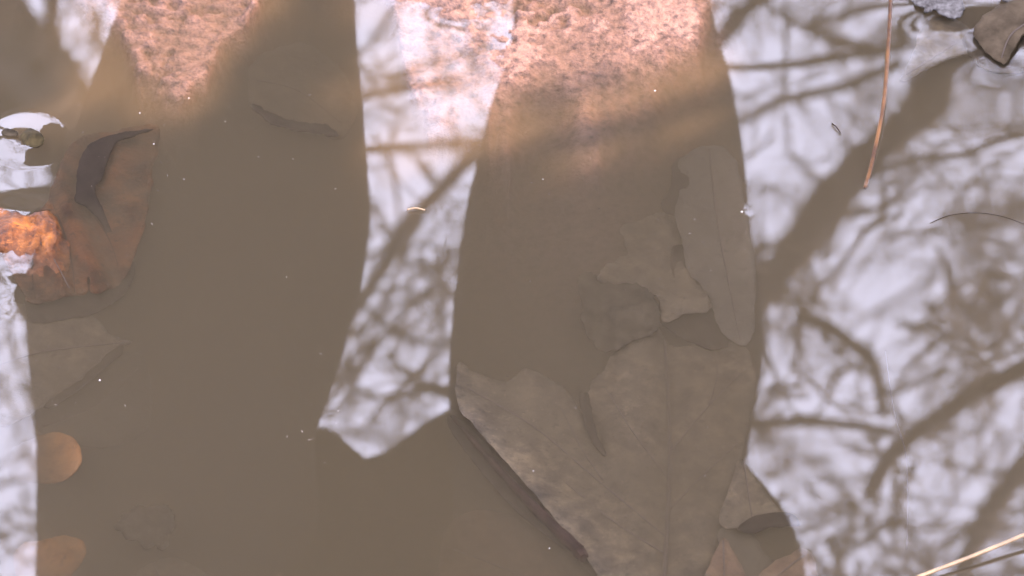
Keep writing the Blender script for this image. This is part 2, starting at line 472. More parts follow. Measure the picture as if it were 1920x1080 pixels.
zB = wav(-.0082, .0012, 120, 4, tx=.00001, cx=1350)
simple_leaf('smooth pale grey-brown leaf above the dark curled scrap, at the mirrored leg edge',
    [(1274, 305), (1296, 282), (1340, 272), (1376, 296), (1396, 370), (1412, 480), (1416, 580), (1408, 634), (1386, 646), (1352, 622), (1338, 580), (1318, 540), (1288, 505), (1280, 450), (1264, 400), (1276, 350)],
    zB, LEAF_GREY, midrib=[(1330, 280), (1345, 420), (1372, 560), (1388, 636)])
zC = wav(-.0095, .003, 40, 9, ty=.00002, cy=500)
simple_leaf('mud-coated leaf scrap with ragged top just left of the smooth pale leaf',
    [(1165, 432), (1205, 410), (1250, 398), (1272, 428), (1284, 500), (1330, 556), (1326, 582), (1284, 588), (1242, 604), (1232, 562), (1180, 540), (1120, 524), (1140, 500), (1176, 470)],
    zC, LEAF_TAN, jag=5)
zD = wav(-.0062, .0035, 34, 14, tx=.00003, cx=1160)
simple_leaf('dark grey crumpled leaf scrap above the tip of the lobed leaf',
    [(1084, 520), (1104, 514), (1140, 526), (1186, 534), (1226, 552), (1240, 600), (1222, 622), (1192, 640), (1140, 660), (1110, 640), (1092, 590)], zD, LEAF_DARK, jag=5, step=11)
simple_leaf('narrow painted dark shade under the lower tip of the smooth pale leaf',
    [(1236, 590), (1290, 570), (1326, 560), (1380, 600), (1396, 640), (1340, 656), (1290, 640), (1250, 616)], wav(-.0098, .0003, 60, 21), PAINTED_SHADE, jag=3)  # black blade painted as the shade below the pale leaf
zE = wav(-.0105, .0018, 90, 3, tx=.00001, cx=120)
simple_leaf('olive-brown pointed leaf directly below the rust-coloured leaf',
    [(-40, 590), (50, 566), (120, 574), (176, 592), (210, 632), (246, 640), (212, 654), (160, 702), (104, 740), (66, 772), (-30, 790)], zE, LEAF_TAN, midrib=[(-20, 690), (80, 660), (235, 642)])
simple_leaf('faint grey leaf deep under the pointed olive-brown leaf',
    [(60, 770), (130, 740), (200, 680), (262, 660), (286, 740), (270, 810), (180, 840), (90, 820)], wav(-.0200, .002, 90, 8), LEAF_GREY, midrib=[(80, 800), (180, 760), (260, 690)])
zG = lambda px, py: -.0050 + .0016 * (float(fbm(px / 22, py / 22, 3)) - .5) - .00015 * (150 - px) * (1 if px < 150 else 0)
simple_leaf('upper of two bright orange rounded leaf tips near the mirrored jacket side',
    [(20, 846), (60, 822), (100, 810), (134, 818), (153, 842), (148, 872), (126, 896), (84, 906), (20, 896)], zG, LEAF_ORANGE, jag=1.5, step=9)
simple_leaf('lower, dimmer of two orange rounded leaf tips, deeper under water',
    [(30, 1030), (90, 1010), (140, 1006), (162, 1030), (150, 1060), (116, 1086), (40, 1090)], wav(-.0125, .0024, 30, 2), LEAF_ORANGE, jag=2, step=9)
zI = wav(-.0085, .0045, 60, 31, ty=-.00003, cy=990)
simple_leaf('small dark curled leaf between the orange leaf tips and open murk',
    [(222, 968), (262, 950), (312, 944), (330, 980), (318, 1012), (300, 1028), (262, 1018), (230, 1004)], zI, LEAF_DARK, jag=6, step=10)
simple_leaf('tan leaf tip rising at the bottom edge beside the small dark curled leaf',
    [(250, 1100), (276, 1058), (330, 1046), (390, 1076), (430, 1130), (330, 1160)], wav(-.0165, .001, 60, 5), LEAF_TAN, midrib=[(290, 1062), (330, 1150)])
simple_leaf('faint brown leaf under the mirrored knee, its dark lower edge showing',
    [(470, 120), (560, 80), (640, 130), (668, 200), (640, 262), (600, 250), (560, 240), (500, 216), (470, 196)], wav(-.0165, .0015, 80, 12), LEAF_TAN, midrib=[(480, 150), (560, 170), (640, 230)])
simple_leaf('painted dark shade beneath the faint brown leaf under the mirrored knee',
    [(472, 196), (500, 206), (530, 222), (580, 232), (616, 234), (636, 250), (628, 258), (596, 250), (540, 240), (500, 226)], wav(-.0062, .0010, 80, 17), PAINTED_SHADE, jag=3)  # shade cast by the leaf edge, painted as a thin black blade
simple_leaf('brown leaf corner right of the lobed leaf, above the black gap',
    [(1350, 980), (1372, 900), (1388, 862), (1424, 906), (1462, 958), (1450, 968), (1424, 972), (1396, 990)], wav(-.0062, .001, 60, 25), LEAF_TAN, midrib=[(1394, 862), (1410, 970)])
simple_leaf('painted black shade in the gap right of the lobed leaf',
    [(1382, 992), (1410, 970), (1450, 962), (1486, 962), (1500, 984), (1472, 986), (1440, 988), (1412, 1000)], wav(-.0045, .0006, 50, 27), PAINTED_SHADE, jag=1.2, step=10)  # shaded gap between leaves, painted as a black crescent
simple_leaf('olive leaf piece between the lobed leaf and the two warm tips',
    [(1346, 1000), (1400, 990), (1430, 1030), (1456, 1066), (1420, 1120), (1370, 1110)], wav(-.0100, .001, 50, 29), LEAF_GREY)
simple_leaf('left of two warm brown leaf tips at the bottom edge',
    [(1316, 1110), (1334, 1050), (1356, 1008), (1376, 1036), (1400, 1080), (1410, 1120), (1360, 1150)], wav(-.0050, .0008, 50, 33), LEAF_WARM, midrib=[(1356, 1014), (1360, 1140)])
simple_leaf('right of two warm brown leaf tips, broad and slanting at the bottom edge',
    [(1396, 1120), (1436, 1066), (1478, 1040), (1512, 1030), (1530, 1060), (1540, 1110), (1500, 1160)], wav(-.0060, .0010, 50, 35), LEAF_WARM, midrib=[(1508, 1040), (1420, 1110)])
simple_leaf('tan leaf sunk deep left of the dark reddish stick',
    [(830, 1010), (880, 960), (950, 962), (1020, 1000), (1086, 1050), (1120, 1130), (1000, 1180), (840, 1150)], wav(-.0175, .0015, 70, 37), LEAF_WARM, midrib=[(850, 1030), (1090, 1120)])
simple_leaf('brown leaf just below the surface under the copper straw',
    [(1690, 150), (1712, 100), (1736, 40), (1790, 34), (1822, 64), (1818, 96), (1786, 106), (1740, 130)], wav(-.0040, .001, 50, 41), LEAF_TAN, midrib=[(1700, 140), (1810, 70)])

# crumpled rust leaf, half out of the water
rust = empty('fallen_leaf_or_shade', at(120, 440, 0), 'crumpled rust-orange leaf breaking the surface beside a small dark scrap', 'leaf')
def zrust(px, py):
    z = .0052 * math.exp(-((px - 25) / 70) ** 2 - ((py - 432) / 40) ** 2)
    z += -.0018 - .000013 * max(0, px - 60)
    fold = (px - 150) * .92 - (py - 370) * .38           # crease running down to the lower right
    z += -.0026 * math.exp(-(fold / 12) ** 2) * (1 if py > 330 else .4)
    z += .0018 * math.exp(-((fold + 30) / 18) ** 2)
    f2 = (px - 120) * .97 - (py - 450) * .2
    z += -.0014 * math.exp(-(f2 / 9) ** 2) + .0010 * math.exp(-((f2 + 22) / 12) ** 2)
    z -= .004 * math.exp(-((px - 172) / 24) ** 2 - ((py - 305) / 58) ** 2)   # hollow
    z += .0022 * 2 * (float(fbm(px / 30 + 5, py / 30, 3)) - .5)
    z -= .00004 * max(0, py - 530) + .000015 * max(0, 330 - py)
    return z
blade_mesh('blade', [(-90, 400), (-40, 386), (10, 392), (56, 402), (84, 384), (100, 340), (122, 286), (160, 254), (210, 246), (262, 236), (298, 238), (292, 300), (280, 362), (266, 440),
    (244, 500), (214, 540), (172, 548), (166, 520), (160, 550), (112, 558), (58, 570), (40, 548), (22, 512), (0, 480), (-50, 468)], lambda a, b: zrust(a, b) - .0022, LEAF_BROWN, rust, jag=2.5, step=11, sub=5)
blade_mesh('orange_lobe', [(-90, 398), (-40, 388), (10, 392), (56, 402), (92, 398), (118, 436), (132, 480), (126, 524), (96, 540), (60, 520), (24, 500), (0, 478), (-50, 466)], lambda a, b: zrust(a, b) + .0005 - .00006 * max(0, b - 460) + .0050 * (float(fbm(a / 15, b / 15 + 3, 3)) - .5), LEAF_RUST, rust, jag=4, step=9, sub=5)
blade_mesh('fold_shade', [(142, 374), (144, 330), (152, 296), (168, 270), (204, 254), (250, 245), (288, 242), (252, 254), (220, 266), (204, 296), (192, 330), (178, 356), (196, 400), (224, 472), (216, 476), (184, 412), (160, 386)], lambda a, b: -.0018 - .000022 * max(0, a - 190) - .00006 * max(0, b - 366), PAINTED_SHADE, rust, jag=1.5, step=8)  # shade of the hollow and crease, painted as a black blade
vein(rust, [(-30, 420), (40, 432), (90, 470), (130, 540)], zrust, 5, 3, VEIN, 'midrib', -.0008)
for q in ([(100, 385), (122, 440), (136, 500), (140, 548)], [(40, 432), (70, 400), (96, 392)], [(150, 372), (200, 440), (222, 500)], [(70, 450), (60, 500), (66, 560)]):
    vein(rust, q, zrust, 4, 2, STICK, lift=-.0018)

# small dark scrap standing in its own meniscus
scrap = empty('leaf_scrap_or_shade', at(60, 260, .002), 'small dark olive leaf scrap in a dimple of water near the picture edge', 'leaf scrap')
zs = lambda px, py: .0010 + .0030 * math.exp(-((px - 62) / 18) ** 2 - ((py - 252) / 12) ** 2)
SCRAP = noise_mat('scrap', (.012, .009, .004), (.05, .036, .014), scale=160, rough=.8, spec=.1)
blade_mesh('blade', [(40, 254), (52, 242), (70, 244), (82, 258), (80, 270), (66, 276), (50, 272), (42, 266)], zs, SCRAP, scrap, jag=1, step=7)
blade_mesh('torn_edge', [(2, 246), (14, 240), (32, 246), (30, 252), (16, 254), (4, 252)], lambda a, b: .0022, LEAF_DARK, scrap, jag=2, step=7)

# grey leaf floating in the far corner
zc = lambda px, py: .0022 + .0030 * math.sin((px - 1830) / 40) * .5 + .00005 * (80 - py)
corner = simple_leaf('dry grey-brown curled leaf floating in the far corner by the pale bark', [(1826, 62), (1838, 34), (1866, 14), (1920, -8), (1980, -10), (1990, 60), (1930, 58), (1908, 76), (1886, 116), (1870, 112), (1844, 92)],
    zc, LEAF_DRY, midrib=[(1970, 20), (1900, 60), (1878, 108)], group='floating leaves', step=12)
simple_leaf('painted dark shadow under the dry grey-brown curled leaf', [(1808, 80), (1824, 58), (1850, 88), (1890, 118), (1920, 70), (1950, 80), (1930, 130), (1880, 138), (1836, 122)], wav(-.0012, .0006, 40, 3), LEAF_DARK, group='floating leaves', step=12)  # shadow below the curled leaf, painted as a dark blade

bark = empty('bark_flake', at(1760, 8, .002), 'pale grey ragged bark flake floating next to the curled corner leaf', 'bark')
zb = wav(.0028, .0020, 16, 6)
blade_mesh('flake', [(1706, -14), (1716, 6), (1732, 10), (1738, 20), (1752, 14), (1766, 26), (1790, 30), (1808, 18), (1800, -6), (1760, -20)], zb, PALE, bark, jag=3, step=8, thick=.0012)
blade_mesh('flake', [(1876, -8), (1900, 4), (1940, 6), (1960, -10), (1920, -24)], zb, PALE, bark, jag=2, step=9, thick=.0012)

# ------------------------------------------------------------------ straws, threads, specks
def straw(name, label, pts, r0, r1, mat, cat, nodes=(), group=None):
    P = [at(*p) for p in pts]
    e = empty(name, P[-1], label, cat, group)
    C = [Vector(p) for p in catmull([tuple(p) for p in P], 8)]
    k = len(C)
    v, f = tube_data(C, [r0 + (r1 - r0) * i / (k - 1) for i in range(k)], 8)
    mesh_obj('stem', v, f, mat, e, True, C[0])
    for q in nodes:
        i = int(q * (k - 2)); a, b = C[i], C[i + 1]; d = (b - a).normalized()
        r = (r0 + (r1 - r0) * q) * 1.35
        v, f = tube_data([a - d * .0016, a, a + d * .0016], [r * .8, r, r * .8], 8)
        mesh_obj('joint', v, f, STICK, e, True, a)
    return e
straw('straw', 'thin copper straw standing out of the water near the far corner', [(1672, -40, .020), (1668, 40, .016), (1664, 110, .012), (1656, 200, .008), (1636, 300, .002), (1622, 352, -.002)], .0010, .0010, STRAW, 'straw')
straw('straw', 'golden straw slanting across the bottom corner', [(1980, 978, .006), (1920, 1003, .005), (1830, 1040, .0035), (1716, 1084, .002), (1660, 1106, .001)], .0009, .0008, STRAW_GOLD, 'straw')
straw('straw', 'tiny golden straw stub floating between the mirrored legs', [(764, 393, .0008), (780, 390, .0016), (797, 394, .0008)], .0005, .0004, STRAW_GOLD, 'straw')
straw('rootlet', 'faint pale rootlet lying upright in the water over the mottled reflection', [(1660, 660, -.0005), (1676, 770, -.0004), (1698, 850, -.0003), (1702, 940, -.0004), (1700, 1030, -.0006)], .00016, .00014, VEIN, 'root')
straw('thin_twig', 'hair-thin dark twig arching on the water beyond the thick mirrored limb', [(1745, 418, .0001), (1780, 404, .0002), (1830, 399, .0003), (1880, 406, .0003), (1930, 424, .0001)], .00018, .00012, STICK, 'twig')
straw('thin_twig', 'tiny forked dark sprig floating between mirrored leg and copper straw', [(1560, 232, .0005), (1568, 238, .0012), (1576, 250, .0005)], .0004, .0003, STICK, 'twig')

ico = bmesh.new(); bmesh.ops.create_icosphere(ico, subdivisions=2, radius=1)
for vtx in ico.verts: vtx.co *= 1 + .25 * (random.random() - .5)
sm = bpy.data.meshes.new('speck'); ico.to_mesh(sm); ico.free(); sm.materials.append(SPECK)
sm.polygons.foreach_set('use_smooth', [True] * len(sm.polygons))
for i, (px, py, r, lab) in enumerate([
    (1391, 397, 6, 'brightest pale speck, on the outer edge of the mirrored leg'),
    (187, 713, 5, 'pale speck over the pointed olive-brown leaf'),
    (634, 771, 3.5, 'tiny pale speck at the notch between the mirrored legs'),
    (1000, 883, 3, 'tiny pale speck over the lobed leaf'),
    (345, 336, 3, 'tiny pale speck right of the rust leaf, in open murk'),
    (288, 270, 4, 'pale speck at the upper corner of the rust leaf'),
    (262, 212, 4, 'pale speck between rust leaf and sunlit mud'),
    (354, 184, 3.5, 'pale speck at the tip of the smaller sunlit mud patch'),
    (1018, 336, 3, 'tiny pale speck below the large sunlit mud patch'),
    (1228, 170, 5, 'pale bubble at the drop-off below the large sunlit mud patch'),
    (1030, 1028, 3, 'tiny tan speck beside the dark reddish stick')]):
    s = bpy.data.objects.new('floating_speck', sm); COL.objects.link(s)
    p = at(px, py, .0002); s.location = p; k = r * .00009; s.scale = (k * 1.2, k, k * .7); s.rotation_euler = (0, 0, i * 1.3)
    tag(s, lab, 'speck', 'pale specks floating on the water')

dv, df = [], []
for i in range(260):
    if i % 3: qx, qy = random.choice(((240, 300), (640, 790), (1230, 520), (1000, 330), (150, 700), (1380, 420), (500, 210))); qx += random.gauss(0, 70); qy += random.gauss(0, 45)
    else: qx, qy = random.uniform(-40, 1960), random.uniform(-20, 1100)
    p = at(qx, qy, .0004); k = len(dv); r_ = random.uniform(.00008, .00024); a_ = random.uniform(0, 3.1); L_ = r_ * random.choice((1, 1, 1.6, 4))
    ax = Vector((math.cos(a_), math.sin(a_), 0)) * L_; bx = Vector((-math.sin(a_), math.cos(a_), 0)) * r_; up = Vector((0, 0, r_))
    dv.extend([p - ax, p + bx, p + ax, p - bx, p + up, p - up])
    df.extend([(k, k + 1, k + 4), (k + 1, k + 2, k + 4), (k + 2, k + 3, k + 4), (k + 3, k, k + 4), (k + 1, k, k + 5), (k + 2, k + 1, k + 5), (k + 3, k + 2, k + 5), (k, k + 3, k + 5)])
dust = mesh_obj('floating_dust', dv, df, noise_mat('dust', (.05, .04, .03), (.22, .17, .12), scale=30, rough=.6), None, False, at(960, 540, 0))
dust['kind'] = 'stuff'; dust['label'] = 'fine dust and fibres floating on the water'; dust['category'] = 'dust'

# ------------------------------------------------------------------ person standing on the far bank (seen mirrored)
r0 = ray(960, 0)
PY = (CAM_H + .30) / (-r0.z) * r0.y              # depth of the legs
PZ = ground_z(-.1, PY)
person = empty('person', (0, PY, PZ), 'person in dark trousers and jacket standing at the far bank, mirrored upside down', 'person')
def ring(cx_, cy_, z, rx, ry, n=20, p=2.3):
    out = []
    for k in range(n):
        a = 2 * math.pi * k / n
        c, s = math.cos(a), math.sin(a)
        out.append(Vector((cx_ + rx * math.copysign(abs(c) ** (2 / p), c), cy_ + ry * math.copysign(abs(s) ** (2 / p), s), z)))
    return out
def loft(rings, caps=(True, True)):
    n = len(rings[0]); v = [p for r in rings for p in r]; f = []
    for i in range(len(rings) - 1):
        for k in range(n):
            f.append((i * n + k, i * n + (k + 1) % n, (i + 1) * n + (k + 1) % n, (i + 1) * n + k))
    if caps[0]: f.append(tuple(range(n))[::-1])
    if caps[1]: f.append(tuple((len(rings) - 1) * n + k for k in range(n)))
    return v, f
def silhouette(Lpts, Rpts, ys):
    rows = []
    for yv in ys:
        xl = np.interp(yv, [p[1] for p in Lpts], [p[0] for p in Lpts]); xr = np.interp(yv, [p[1] for p in Rpts], [p[0] for p in Rpts])
        a, b = up_at(xl, yv, PY), up_at(xr, yv, PY)
        rows.append((a.x, b.x, a.z))
    return rows
LL = [(232, -20), (228, 0), (195, 90), (160, 180), (128, 270), (95, 370), (70, 450), (55, 560), (50, 620), (58, 720), (65, 860), (70, 960)]
LR = [(660, -20), (662, 0), (672, 90), (685, 200), (693, 300), (690, 420), (678, 520), (655, 610), (635, 690), (610, 780), (600, 820), (600, 960)]
RL = [(975, -20), (968, 40), (942, 140), (905, 240), (885, 340), (868, 450), (855, 560), (848, 660), (848, 775), (850, 960)]
RR = [(1322, -20), (1345, 60), (1370, 150), (1390, 270), (1405, 380), (1420, 500), (1430, 600), (1425, 700), (1412, 800), (1398, 865), (1392, 960)]
LEGX = []
for (L_, R_) in ((LL, LR), (RL, RR)):
    ys = list(range(-20, 961, 20))
    rows = silhouette(L_, R_, ys)
    x0, x1, z0 = rows[0]
    low = []
    cxx = (x0 + x1) / 2; hw = (x1 - x0) / 2
    for q in np.linspace(0, 1, 8)[:-1]:
        zz = PZ + .05 + (z0 - PZ - .05) * q
        low.append(ring(cxx, PY, zz, hw * (.80 + .20 * q) + .004 * math.sin(q * 19), (hw * .95) * (.85 + .15 * q)))
    rings = low + [ring((a + b) / 2, PY, z, (b - a) / 2, min((b - a) / 2 * .85, .10)) for a, b, z in rows]
    v, f = loft(rings)
    mesh_obj('trouser_leg', v, f, CLOTH, person, True, (cxx, PY, z0))
    LEGX.append((cxx, (rows[30][0] + rows[30][1]) / 2))
    # boot
    b = [ring(cxx, PY - .06 * q, PZ + zz, rx, ry) for q, zz, rx, ry in ((1, -.004, .045, .135), (1, .03, .048, .14), (.95, .05, .046, .13), (.5, .075, .044, .095), (.1, .10, .043, .06), (0, .17, .045, .055))]
    v, f = loft(b)
    bo = mesh_obj('boot', v, f, BOOT, person, True, (cxx, PY, PZ))
    v, f = loft([ring(cxx, PY - .06, PZ - .008, .049, .142), ring(cxx, PY - .06, PZ + .012, .049, .142)])
    mesh_obj('sole', v, f, HAIR, bo, True, (cxx, PY, PZ))
# jacket: its hem drops at the sides and lifts over the crotch
JL = [(62, 800), (66, 870), (70, 960), (72, 1080), (74, 1160)]
JR = [(1405, 800), (1398, 868), (1468, 948), (1500, 1010), (1516, 1080), (1524, 1160)]
hem = [(40, 850), (300, 840), (560, 815), (604, 800), (640, 826), (695, 867), (765, 826), (848, 778), (1000, 800), (1200, 840), (1398, 868)]
jr = []
n = 180
def jring(yv, hem_row=False):
    xl = np.interp(yv, [p[1] for p in JL], [p[0] for p in JL]); xr = np.interp(yv, [p[1] for p in JR], [p[0] for p in JR])
    out = []
    for k in range(n):
        a = 2 * math.pi * k / n
        c, s = math.cos(a), math.sin(a)
        x = (xl + xr) / 2 + (xr - xl) / 2 * math.copysign(abs(c) ** .8, c)
        yy = max(yv, float(np.interp(x, [p[0] for p in hem], [p[1] for p in hem]))) if not hem_row else float(np.interp(x, [p[0] for p in hem], [p[1] for p in hem]))
        q = up_at(x, yy, PY); q.z = up_at(x, yy, PY + .125 * abs(s) ** .8).z
        out.append(Vector((q.x, PY + .125 * math.copysign(abs(s) ** .8, s), q.z)))
    return out
jr.append(jring(866, True))
for yv in (872, 890, 910, 930, 948, 970, 1000, 1040, 1080, 1120, 1160): jr.append(jring(yv))
top = max(p.z for p in jr[-1])
lx = jr[-1]
jx0, jx1 = min(p.x for p in lx), max(p.x for p in lx)
jc, jh = (jx0 + jx1) / 2, (jx1 - jx0) / 2
for q, rx, ry in ((.08, .97, .125), (.2, .86, .12), (.34, .84, .125), (.48, .86, .125), (.56, .80, .11), (.60, .60, .09), (.625, .34, .075), (.645, .27, .07)):
    jr.append([Vector((jc + (p.x - jc) * rx, PY + (p.y - PY) * ry / .125, top + q)) for p in lx])
v, f = loft(jr, (False, True))
jacket = mesh_obj('jacket', v, f, JACKET, person, True, (jc, PY, top))
sh_z = top + .54
for sgn in (-1, 1):
    S = Vector((jc + sgn * jh * .74, PY, sh_z)); E = Vector((jc + sgn * (jh + .035), PY - .01, sh_z - .28)); H = Vector((jc + sgn * (jh + .02), PY - .04, sh_z - .50))
    C = [Vector(p) for p in catmull([tuple(S), tuple(E), tuple(H)], 6)]
    v, f = tube_data(C, list(np.linspace(.068, .045, len(C))), 14)
    mesh_obj('sleeve', v, f, JACKET, jacket, True, S)
# body: one skin over a skeleton, hands and head showing
bv, be, br = [], [], []
def node(p, r, prev=None):
    bv.append(tuple(p)); br.append(r)
    if prev is not None: be.append((prev, len(bv) - 1))
    return len(bv) - 1
pel = node((jc, PY, top + .02), .07)
sp_ = node((jc, PY, top + .25), .10, pel); ch = node((jc, PY, top + .48), .10, sp_)
nk = node((jc, PY, top + .63), .052, ch); h1 = node((jc, PY - .015, top + .70), .062, nk); h2 = node((jc, PY - .01, top + .77), .078, h1); h3 = node((jc, PY, top + .84), .07, h2); node((jc, PY, top + .875), .04, h3)
for sgn in (-1, 1):
    S = node((jc + sgn * jh * .72, PY, sh_z - .02), .045, ch); E = node((jc + sgn * (jh + .035), PY - .01, sh_z - .28), .036, S)
    W_ = node((jc + sgn * (jh + .02), PY - .04, sh_z - .50), .026, E); Pm = node((jc + sgn * (jh + .018), PY - .05, sh_z - .56), .030, W_)
    for k in range(4):
        dy = -.027 + .018 * k; L = (.062, .074, .079, .070)[k]
        a = node((jc + sgn * (jh + .018), PY - .055 - dy, sh_z - .60), .0095, Pm); b = node((jc + sgn * (jh + .012), PY - .058 - dy, sh_z - .60 - L * .55), .009, a)
        node((jc + sgn * (jh - .002), PY - .058 - dy, sh_z - .60 - L), .008, b)
    a = node((jc + sgn * (jh + .008), PY - .085, sh_z - .565), .010, Pm); node((jc + sgn * (jh + .0), PY - .098, sh_z - .60), .009, a)
    lx0, lx1 = LEGX[0 if sgn < 0 else 1]
    hp = node((lx1, PY, top - .04), .05, pel); kn = node((lx1 * .4 + lx0 * .6, PY, PZ + .42), .04, hp); an = node((lx0, PY, PZ + .09), .03, kn); node((lx0, PY - .12, PZ + .04), .025, an)
me = bpy.data.meshes.new('body'); me.from_pydata([tuple(Vector(p) - Vector((jc, PY, top))) for p in bv], be, []); me.materials.append(SKIN)
body = bpy.data.objects.new('body', me); COL.objects.link(body); body.location = (jc, PY, top)
body.parent = person; body.matrix_parent_inverse = Matrix.Translation(person.location).inverted()
body.modifiers.new('skin', 'SKIN'); sd = body.modifiers.new('smooth', 'SUBSURF'); sd.levels = 2; sd.render_levels = 2
for i, r in enumerate(br): me.skin_vertices[0].data[i].radius = (r, r)
me.skin_vertices[0].data[0].use_root = True
hz = top + .775
v, f = loft([ring(jc, PY + .012 + .028 * (1 - q), hz + .005 + q * .115, .086 * math.cos(q * 1.35) + .006, .098 * math.cos(q * 1.35) + .006, 20, 2) for q in np.linspace(0, 1, 8)])
mesh_obj('hair', v, f, HAIR, person, True, (jc, PY, hz))
for sgn in (-1, 1):
    v, f = loft([ring(jc + sgn * .03, PY - .082, hz - .012 + q, .013 * w, .008 * w, 10, 2) for q, w in ((-.009, .3), (-.004, .9), (.003, .9), (.008, .3))])
    mesh_obj('eye', v, f, EYE, person, True, (jc, PY, hz))
    v, f = loft([ring(jc + sgn * .083, PY + .005, hz - .02 + q, .010, .018 * w, 10, 2) for q, w in ((-.032, .4), (-.012, .8), (.012, 1), (.026, .5))])
    mesh_obj('ear', v, f, SKIN, person, True, (jc, PY, hz))
v, f = loft([ring(jc, PY - .085 - q2, hz + q, w, w, 10, 2) for q, w, q2 in ((0, .006, 0), (-.02, .009, .006), (-.036, .014, .012), (-.042, .008, .008))])
mesh_obj('nose', v, f, SKIN, person, True, (jc, PY, hz))
v, f = loft([ring(jc, PY - .076, hz - .062 + q, .022 * w, .008 * w, 12, 2) for q, w in ((-.007, .5), (0, 1), (.006, .5))])
mesh_obj('mouth', v, f, BOOT, person, True, (jc, PY, hz))

# ------------------------------------------------------------------ bare trees (seen mirrored, out of focus)
def limb_pts(pts, y0, y1):
    c = catmull(pts, 5); k = len(c)
    return [up_at(p[0], p[1], y0 + (y1 - y0) * i / (k - 1)) for i, p in enumerate(c)]
PXM = .48 / 1.867 / 1920
def pxr(w, p): return w * .5 * PXM * math.sqrt(p.x ** 2 + p.y ** 2 + (p.z + CAM_H) ** 2)
def make_limb(tree, pts, w0, w1, y0, y1, name='limb'):
    P = limb_pts(pts, y0, y1); k = len(P)
    rad = [pxr(w0 + (w1 - w0) * i / (k - 1), p) * (1 + .08 * math.sin(i * 1.7)) for i, p in enumerate(P)]
    v, f = tube_data(P, rad, 9)
    return mesh_obj(name, v, f, BARK, tree, True, P[0])
def trunk_of(tree, base, ends, r):
    """Trunk rising from the ground, with one connecting limb to each given start point."""
    base = Vector(base); topp = base + Vector((0, 0, 2.4))
    C = [base + Vector((.05 * math.sin(i * .9), .04 * math.cos(i * .7), 2.6 * i / 9 - .1)) for i in range(10)]
    v, f = tube_data(C, [r * (1.5 - .9 * min(1, i / 3) * .4 - .03 * i) for i in range(10)], 14)
    mesh_obj('trunk', v, f, BARK, tree, True, base)
    for e, re in ends:
        s = C[-2]
        mid = (s + e) * .5 + Vector((0, 0, .15))
        q = [Vector(p) for p in catmull([tuple(s), tuple(mid), tuple(e)], 6)]
        v, f = tube_data(q, list(np.linspace(r * .75, re, len(q))), 9)
        mesh_obj('limb', v, f, BARK, tree, True, s)
def twigs(tree, n, x0, x1, y0, y1, d0, d1, wlo, whi, lens=(140, 460), ang=None):
    v, f = [], []
    for i in range(n):
        x, y = random.uniform(x0, x1), random.uniform(y0, y1)
        if ((x - 1640) / 105) ** 2 + ((y - 500) / 80) ** 2 < 1 or ((x - 1440) / 90) ** 2 + ((y - 60) / 60) ** 2 < 1: continue
        if ((x - 710) / 150) ** 2 + ((y - 790) / 100) ** 2 < 1: continue
        a = random.choice(ang) + random.gauss(0, .35) if ang else random.uniform(0, math.pi)
        L = random.uniform(*lens); w = random.uniform(wlo, whi) ** 1.0
        d = random.uniform(d0, d1)
        pts = []; k = 6; px, py = x, y
        for j in range(k):
            pts.append((px, py)); a += random.gauss(0, .22)
            px += math.cos(a) * L / k; py += math.sin(a) * L / k
        P = [up_at(p[0], p[1], d + .03 * j) for j, p in enumerate(pts)]
        tube_data(P, [pxr(w * (1 - .7 * j / (k - 1)), p) for j, p in enumerate(P)], 5, v, f)
        # side shoots
        for s in range(random.randint(1, 3)):
            j = random.randint(1, 4); b = a + random.choice((-1, 1)) * random.uniform(.5, 1.1); q = pts[j]; l2 = L * random.uniform(.2, .45)
            P2 = [up_at(q[0] + math.cos(b) * l2 * t, q[1] + math.sin(b) * l2 * t + 12 * t * t, d + .03 * j + .05 * t) for t in (0, .5, 1)]
            tube_data(P2, [pxr(w * .5 * (1 - .5 * t), p) for t, p in zip((0, .5, 1), P2)], 5, v, f)
    o = mesh_obj('twigs', v, f, TWIG, tree, True, v[0].copy())
    o['kind'] = 'stuff'
    return o

D1 = 5.2
t1 = empty('bare_tree', (1.9, 5.6, 0), 'bare tree with the thick slanting limb mirrored beside the copper straw', 'tree', 'bare trees mirrored in the water')
make_limb(t1, [(1960, 20), (1850, 110), (1760, 175), (1680, 240), (1600, 320), (1520, 410), (1450, 500), (1390, 600), (1330, 720)], 68, 72, D1, D1 + .3)
make_limb(t1, [(1700, 108), (1620, 116), (1500, 126), (1380, 132), (1280, 120)], 24, 16, D1, D1)
make_limb(t1, [(1680, 140), (1600, 168), (1480, 205), (1380, 245), (1300, 270)], 22, 12, D1 + .1, D1 + .2)
make_limb(t1, [(1640, 112), (1560, 82), (1500, 52), (1440, 20)], 20, 14, D1, D1)
make_limb(t1, [(1700, 0), (1600, 30), (1500, 58)], 18, 12, D1, D1)
make_limb(t1, [(1472, 200), (1476, 120), (1470, 20), (1480, -60)], 10, 8, D1, D1)
make_limb(t1, [(1330, 90), (1380, 40), (1440, -20), (1490, -60)], 34, 28, D1, D1)
make_limb(t1, [(1990, 650), (1900, 700), (1820, 742), (1750, 790), (1680, 856), (1640, 930)], 46, 34, D1 - .2, D1)
make_limb(t1, [(1500, 580), (1570, 600), (1640, 652), (1664, 700), (1670, 760)], 30, 22, D1 + .2, D1 + .2)
make_limb(t1, [(1370, 796), (1460, 800), (1560, 796), (1680, 800)], 24, 18, D1 + .3, D1 + .3)
make_limb(t1, [(1980, 800), (1910, 890), (1865, 960), (1830, 1040), (1810, 1130)], 44, 34, D1 - .3, D1)
make_limb(t1, [(1980, 260), (1900, 250), (1800, 300), (1720, 300), (1640, 330)], 20, 12, D1 + .1, D1 + .2)
